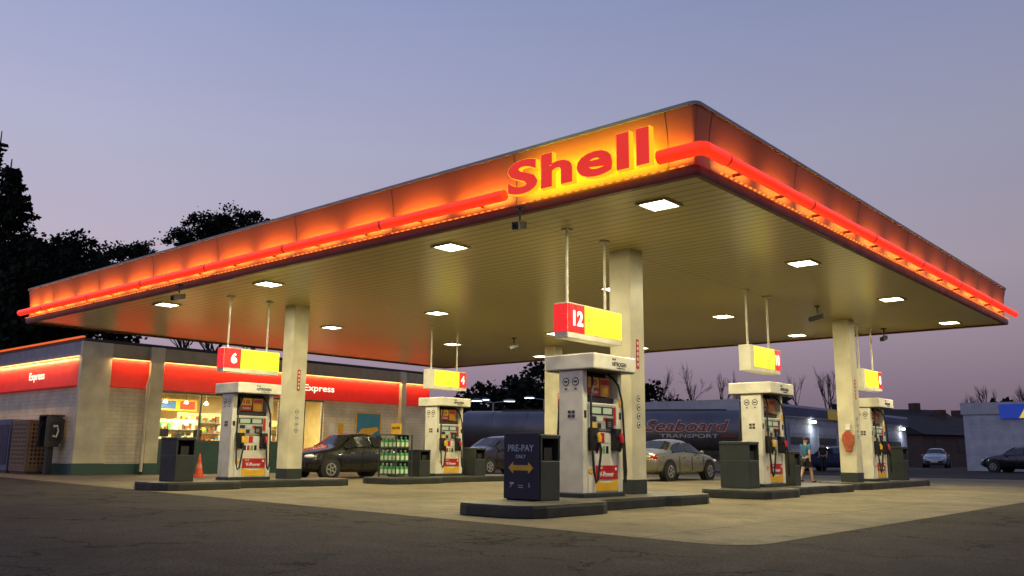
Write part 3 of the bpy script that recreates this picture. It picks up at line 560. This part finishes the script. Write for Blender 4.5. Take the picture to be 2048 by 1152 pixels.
# ------------------------------------------------ cars
SED=[(0,.34,.72,.80,.78),(.02,.26,.84,.95,.9),(.10,.22,.9,1.02,.97),(.18,.2,.92,1.05,1),(.32,.2,.94,1.38,1),(.42,.2,.94,1.45,1),(.58,.2,.93,1.41,1),(.72,.2,.91,1.02,1),(.86,.2,.86,.93,.98),(.95,.22,.78,.82,.92),(1,.34,.6,.64,.78)]
HAT=[(0,.34,.85,.95,.8),(.02,.26,.9,1.1,.93),(.05,.22,.93,1.3,.97),(.12,.2,.95,1.5,1),(.3,.2,.95,1.56,1),(.42,.2,.95,1.56,1),(.58,.2,.94,1.5,1),(.73,.2,.93,1.08,1),(.86,.2,.9,.98,.98),(.95,.22,.8,.86,.92),(1,.34,.6,.66,.78)]
CG=M('car_glass',(.015,.018,.02),.05,spec=.8,var=0); TY=M('tyre',(.015,.015,.015),.8); RIM=M('alloy_rim',(.55,.55,.56),.3,.8); HL=M('headlamp_glass',(.75,.75,.72),.1); TL=M('tail_lamp',(.4,.01,.01),.2); PLT=M('number_plate',(.6,.6,.6),.4)
def car(label,loc,rz,paint,L=4.7,W=1.8,hs=1.0,st=SED):
    r=thing('parked_car',label,'car',(loc[0],loc[1],.004),rz,'cars around the forecourt')
    st=[(u,a,b*hs,c*hs,f) for u,a,b,c,f in st]
    def half(u):
        for i in range(len(st)-1):
            if st[i][0]<=u<=st[i+1][0]:
                t=(u-st[i][0])/(st[i+1][0]-st[i][0]); q=[x+(y-x)*t for x,y in zip(st[i],st[i+1])]; break
        u_,zb,zs,zt,wf=q; w_=W/2*wf; k=min(1,max(0,(zt-zs-.12)/.3)); wt=w_*(.86-.2*k); y=(u-.5)*L
        return [V((a,y,b)) for a,b in((0,zb),(.8*w_,zb),(w_*.97,zb+.07),(w_,(zb+zs)/2),(w_*.96,zs),(wt,zt-.06),(wt*.55,zt-.01),(0,zt))]
    us=sorted(set([s[0] for s in st]+[.06,.25,.5,.65,.79])); mb=MB(); vs=[]
    for u in us: h=half(u); vs+=h+[V((-p.x,p.y,p.z)) for p in h[-2:0:-1]]
    n=14; mb.add(vs,[(i*n+k,i*n+(k+1)%n,(i+1)*n+(k+1)%n,(i+1)*n+k) for i in range(len(us)-1) for k in range(n)]+[tuple(range(n)),tuple(range((len(us)-1)*n,len(us)*n))])
    mb.build('body',paint,r,smooth=True,sub=1)
    hat=st[3][3]>1.3*hs
    for s in(-1,1):
        for U in(((.1 if hat else .245),(.2 if hat else .32),.3,.425),(.45,.52,.58,.69)):
            vs=[]
            for u in sorted(U): h=half(u); a=h[4].lerp(h[5],.13); b=h[4].lerp(h[5],.86); vs+=[V(((a.x+.012)*s,a.y,a.z)),V(((b.x+.012)*s,b.y,b.z))]
            MB().add(vs,[(2*i,2*i+1,2*i+3,2*i+2) for i in range(3)]).build('side_window',CG,r)
        for u in((.18,.82)):
            y=(u-.5)*L; x=W/2
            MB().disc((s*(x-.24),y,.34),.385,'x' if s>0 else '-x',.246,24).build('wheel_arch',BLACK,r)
            wh=thing('wheel',None,None,(s*(x-.1),y,.315)); wh.parent=r
            MB().tube([(-.1*s,0,0),(-.085*s,0,0),(.1*s,0,0),(.116*s,0,0)],[.29,.315,.315,.285],26).build('tyre',TY,wh,smooth=True)
            rm=MB().disc((s*.117,0,0),.205,'x' if s>0 else '-x',.004,24)
            for k in range(5):
                a=2*pi*k/5; c_,s_=cos(a),sin(a)
                P=[(.03,-.03),(.2,-.022),(.2,.022),(.03,.03)]; rm.prism([(p*c_-q*s_,p*s_+q*c_) for p,q in P],'x',s*.122,s*.135)
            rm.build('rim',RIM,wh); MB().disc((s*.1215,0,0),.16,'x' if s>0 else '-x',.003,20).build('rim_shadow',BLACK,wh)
        MB().ell((s*.34*W,.462*L,.68*hs),(.2,.16,.075)).build('headlight',HL,r,smooth=True); MB().ell((s*.36*W,-.478*L,.8*hs),(.16,.07,.09)).build('tail_light',TL,r,smooth=True)
        MB().ell((s*(W/2+.06),.16*L,.98*hs),(.09,.05,.06)).build('mirror',paint,r,smooth=True)
        for yy in(-.1,.13): xb(s,W/2-.005,W/2+.015,yy*L-.08,yy*L+.08,.78*hs,.81*hs).build('door_handle',STEEL,r)
        for yy in(-.17,.03,.22): xb(s,W/2-.01,W/2+.002,yy*L-.006,yy*L+.006,.3,.84*hs).build('door_gap',BLACK,r)
    for (u0,u1,nm) in((.6,.712,'windscreen'),((.035,.1,'rear_window') if hat else (.2,.31,'rear_window'))):
        vs=[]
        for h in(half(u0),half(u1)):
            e=h[5]; g_=h[6]
            for p,k in((e,.93),(g_,1)): vs.append(V((p.x*k,p.y,p.z+.022)))
            for p,k in((g_,1),(e,.93)): vs.append(V((-p.x*k,p.y,p.z+.022)))
        MB().add(vs,[(i,i+1,i+5,i+4) for i in range(3)]).build(nm,CG,r)
    box(-.35*W,.35*W,.49*L,.503*L,.38,.55).build('grille',BLACK,r,bev=.01); box(-.25,.25,.5*L+.002,.5*L+.02,.42,.53).build('plate',PLT,r); box(-.25,.25,-.505*L,-.5*L+.01,.6,.72).build('plate',PLT,r)
    return r
def paint(n,c,metal=.3): return M(n,c,.22,metal,coat=.8,var=.04)
car('black sedan parked in front of the store facade',(-24.1,19.35),pi,paint('black_paint',(.008,.009,.01)),L=4.5,st=SED,hs=1.05)
car('dark brown hatchback parked behind the pump numbered 4',(-25.3,28.3),pi,paint('brown_black_paint',(.02,.013,.011)),st=HAT,hs=1.03)
car('champagne gold sedan parked right of the nearest column',(-16.4,27.4),0,paint('gold_paint',(.22,.21,.145),.5),L=4.2,W=1.68,hs=.98)
p=atF(1872,72); car('silver blue car far off between the two workshops',(p.x,p.y),rad(41+180-30),paint('silver_blue',(.3,.34,.42)),st=HAT)
p=atF(2052,52); car('very dark parked car at the far right edge',(p.x,p.y),rad(75),paint('dark_blue_paint',(.008,.008,.014)),st=HAT)
p=atF(1672,52); car('dark blue car parked beyond the walking person',(p.x,p.y),rad(80),paint('blue_paint',(.03,.05,.12)))
# ------------------------------------------------ tanker
A=atF(925,51); B=atF(1495,47); d=(B-A); Lt=d.length; d.normalize(); rz=math.atan2(d.y,d.x)
tk=thing('tank_trailer','long silver tank trailer with red lettering behind the forecourt','tank trailer',(A.x,A.y,0),rz)
pts=[];rs=[]
for t,r_ in((0,.3),(.03,.7),(.12,.98),(.3,1.1),(Lt-.3,1.1),(Lt-.12,.98),(Lt-.03,.7),(Lt,.3)): pts.append((t,0,2.12)); rs.append(r_)
TK=M('polished_tank',(.16,.16,.19),.42,.6,var=.2,scale=.8)
MB().tube(pts,rs,40).build('tank',TK,tk,smooth=True)
for k in range(1,8): x=Lt*k/8; MB().tube([(x-.03,0,2.12),(x+.03,0,2.12)],1.108,40).build('tank_ring',TK,tk)
box(.5,Lt-.5,-.45,.45,.85,1.1).build('chassis',BLACK,tk); box(Lt*.15,Lt-1,-.2,.2,3.2,3.28).build('catwalk',DGREY,tk)
for x in(1.4,2.7,4.0):
    for s in(-1,1): w_=MB().tube([(x,s*1.15,.5),(x,s*.75,.5)],.5,22).build('wheel',TY,tk); MB().tube([(x,s*1.16,.5),(x,s*1.1,.5)],.27,16).build('wheel_hub',STEEL,w_)
box(.1,.4,-1.1,1.1,.6,.75).build('rear_bumper',RED,tk)
for s in(-1,1): box(Lt-4.2,Lt-4.05,s*.5-.07,s*.5+.07,.05,.9).build('landing_leg',DGREY,tk)
for k in range(7): x=1.0+k*(Lt-2)/6; box(x-.06,x+.06,-1.12,-1.1,1.5,1.55).build('marker_light',TL,tk)
WO=M('white_outline_print',(.5,.5,.56),.4); LR=M('red_print',(.22,.012,.02),.4)
lx0=Lt-3.05
text('tank_letters',"Seaboard",WO,tk,(lx0,-1.12,2.36),(1,0,0),(0,0,1),w=4.44,h=.66,bold=.035,shear=.3,depth=.02)
text('tank_letters',"Seaboard",LR,tk,(lx0,-1.145,2.36),(1,0,0),(0,0,1),w=4.34,h=.58,bold=.01,shear=.3,depth=.015)
text('tank_letters',"TRANSPORT",WO,tk,(lx0+.1,-1.125,1.84),(1,0,0),(0,0,1),w=3.0,h=.19,bold=.0,depth=.01)
for z in(1.8,1.92): box(lx0+1.75,lx0+2.5,-1.125,-1.11,z,z+.06).build('red_bar',LR,tk)
# ------------------------------------------------ right buildings
WB=M('blue_white_wall',(.42,.45,.5),.6,bump=.1); NB=M('navy_band',(.02,.04,.14),.4)
wa=thing('service_workshop','low pale workshop with garage bays behind the right pumps','workshop',(-22,44,0))
box(-10,0,0,28,0,3.55).build('wall',brickmat('workshop_block',(.42,.46,.54),(.38,.42,.5),(.28,.3,.36)),wa); box(-10.1,.12,-.1,28.1,3.1,3.85).build('parapet',WB,wa); box(.121,.16,-.1,28.1,3.2,3.7).build('blue_band',NB,wa)
box(.161,.22,12,16.5,3.15,3.75).build('yellow_sign',M('dim_yellow_sign',(.6,.4,.03),.4,es=.12),wa)
for k in range(6):
    y=2+k*4.3; dd=box(.002,.05,y,y+3,.0,2.8).build('garage_door',M('garage_door_grey',(.3,.32,.36),.5),wa)
    for j in range(4): box(.051,.06,y+.1,y+2.9,.15+j*.68,.6+j*.68).build('door_section',DGREY if j==2 else WB,dd)
for y in(9.5,18,26.5):
    box(.17,.35,y-.12,y+.12,2.85,2.98).build('wall_lamp',LENS,wa); area((-22+.4,44+y,2.8),(.3,0,-1),.2,.2,25,(.9,.95,1))
p=atF(1932,58)
wb=thing('white_block_building','white block building with blue and yellow sign at right edge','building',(p.x,p.y,0))
box(0,22,0,12,0,3.6).build('wall',brickmat('white_block',(.5,.53,.6),(.46,.49,.56),(.33,.36,.42)),wb); box(-.1,22.1,-.1,12.1,3.6,4.35).build('parapet',WB,wb)
s_=box(2.2,6.5,-.2,-.102,3.3,4.2).build('blue_sign',M('lit_blue_sign',(.02,.06,.4),.4,es=.35,em=(.02,.07,.5)),wb); MB().prism([(3.3,3.32),(4.9,3.32),(4.9,4.18),(3.8,4.18)],'y',-.22,-.201).build('yellow_emblem',M('lit_yellow_emblem',(.7,.5,.05),.4,es=.6,em=(1,.7,.05)),s_)
for k,(px,F_,w_,ht) in enumerate(((1440,92,13,6.2),(1790,98,12,6.0),(1850,88,11,4.8),(1905,96,10,5.2),(2010,110,14,6.5))):
    p=atF(px,F_); r=thing('house','dark house with gabled roof on the skyline, %s from left'%('first','second','third','fourth','fifth')[k],'house',(p.x,p.y,0),rad(35+k*17),'dark houses beyond the workshops')
    box(-w_/2,w_/2,-4,4,0,ht*.6).build('wall',M('house_brick',(.09,.06,.05),.8),r); rf=MB().prism([(-4.5,ht*.6),(4.5,ht*.6),(0,ht)],'x',-w_/2-.3,w_/2+.3).build('roof',M('house_roof',(.03,.028,.03),.9),r); box(w_*.2,w_*.2+.8,-.5,.5,ht*.8,ht+.7).build('chimney',M('chimney_brick',(.08,.05,.04),.9),rf)
    for q in(-.3,.0,.3): box(w_*q-.5,w_*q+.5,-4.03,-4.002,1.2,2.4).build('window',CG,r)
for k,(px,py,F_) in enumerate(((985,803,68),(1088,797,75),(940,800,80))):
    p=atF(px,F_); h_=hgt(px,py,F_); r=thing('street_lamp','tall twin headed lamp post far behind the forecourt, %s from left'%('second','third','first')[k],'street lamp',(p.x,p.y,0),YAW,'lit lamp posts beyond the forecourt')
    MB().tube([(0,0,0),(0,0,h_-.1)],[.09,.06],8).build('pole',GREY,r); MB().tube([(-1.2,0,h_+.05),(0,0,h_-.1),(1.2,0,h_+.05)],.04,6).build('arm',GREY,r)
    for s in(-1,1): q=MB().ell((s*1.25,0,h_+.06),(.5,.25,.14),z0=-.2).build('lamp_head',GREY,r,smooth=True); MB().disc((s*1.25,0,h_-.0),.42,'z',.03,16,r2=.22).build('lamp_glow',M('cool_lamp',(1,1,1),.3,es=5,em=(.85,.95,1)),q)
# ------------------------------------------------ trees
BARK=M('bark',(.03,.024,.02),.9,bump=.4); FOL=[M('foliage_dark',(.010,.015,.008),.85,var=.6,scale=.6,spec=.2),M('foliage_mid',(.016,.023,.012),.85,var=.5,scale=.6,spec=.2)]
def leaf(mb,p,s):
    u=V((random.gauss(0,1),random.gauss(0,1),random.gauss(0,1))).normalized(); v=u.orthogonal().normalized()
    mb.v+=[tuple(p-u*s*.6),tuple(p+v*s*.42),tuple(p+u*s*.6),tuple(p-v*s*.42)]; n=len(mb.v); mb.f.append((n-4,n-3,n-2,n-1))
def conifer(label,px,py,F_,R_,dens=3):
    p=atF(px,F_,py); h=hgt(px,py,F_); r=thing('conifer_tree',label,'tree',(p.x,p.y,0),0,'trees behind the store')
    MB().tube([(0,0,0),(0,0,h*.6),(0,0,h)],[.4,.2,.03],8).build('trunk',BARK,r); mb=MB(); br=MB()
    z=h*.08
    while z<h*.97:
        f=1-z/h; rr_=R_*(f**.8)*random.uniform(.6,1.2)+.1
        for k in range(random.randint(5,8)):
            a=random.uniform(0,2*pi); L=rr_*random.uniform(.5,1.2); n=max(3,int(L*8))
            for i in range(n):
                t=(i+1)/n; c=V((cos(a)*L*t,sin(a)*L*t,z-.25*L*t+.2*L*t*t))
                for q in range(dens): leaf(mb,c+V((random.gauss(0,.11),random.gauss(0,.11),random.gauss(-.12,.12)))*(.4+L*.25),random.uniform(.15,.32))
            br.tube([(0,0,z),(cos(a)*L*.95,sin(a)*L*.95,z-.05*L)],[.04,.01],4,False)
        z+=.3+.28*f
    mb.build('crown',FOL[0],r,calc=False); br.build('branches',BARK,r,calc=False)
def branchy(mb,p,d,L,r_,lv,tips,twig=4,spread=.5):
    q=p+d*L; m_=p.lerp(q,.5)+V((random.gauss(0,.04),random.gauss(0,.04),0))*L
    mb.tube([p,m_,q],[r_,r_*.8,r_*.62],5 if lv>1 else 3,False)
    if lv<=0: tips.append(q); return
    for k in range(random.randint(2,twig)):
        nd_=(d+V((random.gauss(0,spread),random.gauss(0,spread),random.gauss(.12,.3)))).normalized(); s=random.uniform(.35,1)
        branchy(mb,p.lerp(q,s),nd_,L*random.uniform(.6,.82),r_*.58,lv-1,tips,twig,spread)
    tips.append(q)
def leafy(label,px,py,F_,R_,mt=0,n=60,kind='leafy_tree',group='trees behind the store',ls=.17,per=100):
    p=atF(px,F_,py); h=hgt(px,py,F_); r=thing(kind,label,'tree',(p.x,p.y,0),0,group); tips=[]; mb=MB()
    branchy(mb,V((0,0,0)),V((0,0,1)),h*.3,.28,3,tips,4,.45); mb.build('trunk',BARK,r,calc=False)
    lf=MB(); cz=h-R_*.95; cl=[]
    for k in range(n):
        while 1:
            v=V((random.uniform(-1,1),random.uniform(-1,1),random.uniform(-1,1)))
            if .2<v.length<1.05: break
        cl.append(V((v.x*R_,v.y*R_,cz+v.z*R_*(.95 if v.z>0 else 1.3))))
    for c in cl:
        rr_=R_*random.uniform(.1,.25)
        for i in range(per):
            v=V((random.gauss(0,1),random.gauss(0,1),random.gauss(0,.7)))*rr_*.6; leaf(lf,c+v,random.uniform(.6,1.3)*ls)
    lf.build('crown',FOL[mt],r,calc=False)
conifer('tall dark conifer at the far left edge',24,318,47,5.0,5); conifer('slim taller conifer with thin bare tip at left edge',4,262,52,1.9,1)
leafy('rounded dark tree right of the tall conifer',118,460,50,2.8,0,110); leafy('low tree between conifer and canopy edge',165,495,56,2.1,1,80); leafy('bushy tree at left behind tall conifers foot',50,480,44,3.4,0,120,ls=.2)
leafy('small bushy tree showing above the canopy left end',262,487,60,2.2,1,60); leafy('low dark tree beside the small bushy one above the canopy',212,520,58,1.9,1,50)
leafy('large bushy tree rising over the middle canopy edge',415,435,62,2.5,0,90); leafy('right half of the bushy pair over the canopy edge',478,418,63,2.5,0,90)
leafy('broad dark tree at far left behind the store roof',-30,560,42,4.5,0,90,ls=.32,per=75); leafy('dense dark tree directly behind the store roof corner',120,580,48,4.2,0,120,ls=.32,per=75); leafy('dense dark tree low behind the left store roof',20,600,49,4.5,0,110,ls=.38,per=75)
for k,(px,py,F_,R_) in enumerate(((880,790,80,5),(960,775,85,5),(1030,745,90,5.0),(1085,732,92,4.4),(1150,750,95,5),(1220,760,95,5),(1290,770,95,4.5))):
    leafy('dark dense tree in the row under the canopy far edge, %s from left'%('first','second','third','fourth','fifth','sixth','seventh')[k],px,py,F_,R_,0,70,'leafy_tree','far trees seen under the canopy',.45,45)
def bare(label,px,py,F_,g='bare trees on the right skyline'):
    p=atF(px,F_,py); h=hgt(px,py,F_); r=thing('bare_tree',label,'tree',(p.x,p.y,0),random.uniform(0,6),g); tips=[]; mb=MB(); tr=MB()
    tr.tube([(0,0,0),(0,0,h*.35)],[.18,.12],6,False); tr.build('trunk',BARK,r,calc=False)
    branchy(mb,V((0,0,h*.3)),V((0,0,1)),h*.22,.1,5,tips,4,.26)
    zs=max(v[2] for v in mb.v); k=(h-h*.3)/(zs-h*.3); mb.v=[(a,b,h*.3+(c-h*.3)*k) for a,b,c in mb.v]
    mb.build('crown',BARK,r,calc=False)
for k,(px,py,F_) in enumerate(((1318,730,90),(1345,770,95),(1385,725,92),(1445,738,90),(1470,760,96),(1592,740,94),(1655,730,96),(1935,780,100),(1972,768,100),(2040,765,102))):
    bare('leafless tree on the right skyline, %s from left'%('first','second','third','fourth','fifth','sixth','seventh','eighth','ninth','tenth')[k],px,py,F_)
hb_=MB()
for i in range(8000):
    px=random.uniform(-250,2300); F_=random.uniform(112,128); p=atF(px,F_); zt=5.2+1.8*sin(px*.013)+1.2*sin(px*.041+1)+random.uniform(-.8,.8)
    leaf(hb_,V((p.x,p.y,random.uniform(.1,1)**.7*max(1.5,zt))),random.uniform(1.2,2.4))
o=hb_.build('distant_shrubs',FOL[0],calc=False); tag(o,'dark band of distant shrubs along the horizon','shrubs',kind='stuff')
# ------------------------------------------------ people
SKIN=M('skin',(.5,.3,.21),.5); HAIR=M('dark_hair',(.02,.013,.01),.7)
def skinned(name,vs,es,rs,mat,parent,root=0):
    me=bpy.data.meshes.new(name); me.from_pydata(vs,es,[]); ob=bpy.data.objects.new(name,me); C.objects.link(ob)
    m=ob.modifiers.new('k','SKIN'); m.use_smooth_shade=True; s=ob.modifiers.new('s','SUBSURF'); s.levels=2
    for i,r_ in enumerate(rs): rr_=r_ if isinstance(r_,tuple) else (r_,r_); me.skin_vertices[0].data[i].radius=rr_
    for i in range(len(vs)): me.skin_vertices[0].data[i].use_root=(i==root)
    bpy.context.view_layer.update()
    nm=bpy.data.meshes.new_from_object(ob.evaluated_get(bpy.context.evaluated_depsgraph_get())); bpy.data.objects.remove(ob)
    nm.materials.clear(); nm.materials.append(mat); nm.name=name; o=bpy.data.objects.new(name,nm); C.objects.link(o); o.parent=parent; return o
def person(label,loc,rz,h,shirt,low,long=False,walk=1,hands=None):
    r=thing('person',label,'person',loc,rz); w_=walk
    J=dict(pel=(0,0,.53),wa=(0,0,.61),ch=(0,.005,.73),nk=(0,0,.835),hb=(0,.012,.88),ht=(0,.015,.955))
    Rr=dict(pel=.07,wa=(.072,.058),ch=(.085,.06),nk=.03,hb=.045,ht=.048)
    E=[('pel','wa'),('wa','ch'),('ch','nk'),('nk','hb'),('hb','ht')]
    for s,n in((-1,'L'),(1,'R')):
        f=s*w_
        J.update({'s'+n:(s*.105,0,.80),'e'+n:(s*.135,-f*.03+.0,.645),'w'+n:(s*.13,-f*.07+.05,.53),'p'+n:(s*.128,-f*.08+.065,.495),
                  'h'+n:(s*.05,0,.49),'k'+n:(s*.055,f*.07+.02,.28),'a'+n:(s*.055,f*.13-.01,.05 if f>=0 else .07),'t'+n:(s*.06,f*.13+.07,.018)})
        if hands: J['e'+n]=(s*.14,.05,.66); J['w'+n]=(s*.1,.17,.66); J['p'+n]=(s*.09,.2,.66)
        Rr.update({'s'+n:.04,'e'+n:.026,'w'+n:.019,'p'+n:(.022,.012),'h'+n:.058,'k'+n:.035,'a'+n:.023,'t'+n:(.02,.014)})
        E+=[('ch','s'+n),('s'+n,'e'+n),('e'+n,'w'+n),('w'+n,'p'+n),('pel','h'+n),('h'+n,'k'+n),('k'+n,'a'+n),('a'+n,'t'+n)]
        P=V(J['p'+n]); d=(P-V(J['w'+n])).normalized(); sd=V((0,1,0)) if not hands else V((1,0,0))
        for k,(o_,l_) in enumerate(((-.016,.035),(-.005,.042),(.006,.04),(.016,.032),(.024,.022))):
            J['f%s%d'%(n,k)]=tuple(P+sd*o_+d*l_*(.4 if k==4 else 1)); Rr['f%s%d'%(n,k)]=.0055; E.append(('p'+n,'f%s%d'%(n,k)))
    K=list(J); sc_=lambda p:tuple(c*h for c in p)
    rs=[tuple(x*h for x in Rr[k]) if isinstance(Rr[k],tuple) else Rr[k]*h for k in K]
    skinned('body',[sc_(J[k]) for k in K],[(K.index(a),K.index(b)) for a,b in E],rs,SKIN,r)
    def sub(name,keys,edges,grow,mat,mids=()):
        JJ=dict(J); RR=dict(Rr)
        for nm,a,b_,t in mids: JJ[nm]=tuple(V(J[a]).lerp(V(J[b_]),t)); ra=Rr[a] if not isinstance(Rr[a],tuple) else Rr[a][0]; rb=Rr[b_] if not isinstance(Rr[b_],tuple) else Rr[b_][0]; RR[nm]=ra+(rb-ra)*t
        rs=[tuple((x+grow)*h for x in RR[k]) if isinstance(RR[k],tuple) else (RR[k]+grow)*h for k in keys]
        skinned(name,[sc_(JJ[k]) for k in keys],[(keys.index(a),keys.index(b_)) for a,b_ in edges],rs,mat,r)
    sub('shirt',['ch','wa','pel','sL','sR','mL','mR','nn'],[('ch','wa'),('wa','pel'),('ch','sL'),('ch','sR'),('sL','mL'),('sR','mR'),('ch','nn')],.011,shirt,[('mL','sL','eL',.65),('mR','sR','eR',.65),('nn','ch','nk',.55)])
    if long: sub('trousers',['pel','hL','hR','kL','kR','aL','aR'],[('pel','hL'),('pel','hR'),('hL','kL'),('hR','kR'),('kL','aL'),('kR','aR')],.013,low)
    else: sub('shorts',['pel','hL','hR','qL','qR'],[('pel','hL'),('pel','hR'),('hL','qL'),('hR','qR')],.014,low,[('qL','hL','kL',.8),('qR','hR','kR',.8)])
    MB().ell((0,.0*h,.94*h),(.052*h,.06*h,.062*h),12,8,z0=-.15).build('hair',HAIR,r,smooth=True)
    for s,n in((-1,'L'),(1,'R')): a=V(J['a'+n])*h; MB().ell((a.x,a.y+.045*h,a.z-.018*h),(.026*h,.075*h,.022*h)).build('shoe',BLACK,r,smooth=True)
    MB().ell((0,.066*h,.915*h),(.008*h,.014*h,.014*h)).build('nose',SKIN,r,smooth=True)
    return r
BS=M('blue_shirt',(.03,.13,.28),.8); DS=M('dark_cloth',(.02,.02,.025),.8); RS=M('red_shirt',(.5,.04,.03),.8)
p=atz(1614,966,.004); person('person walking in blue shirt and dark shorts behind pump 10',(p.x,p.y,.004),YAW+rad(-60),1.5,BS,DS)
p=atF(1646,50); person('person in dark clothes standing beyond the walking person',(p.x,p.y,0),YAW+rad(150),1.6,DS,DS,True,.3)
person('person in red shirt working behind the shop counter',(-34.35,17.0,.2),rad(-90),1.75,RS,DS,True,.1,True)
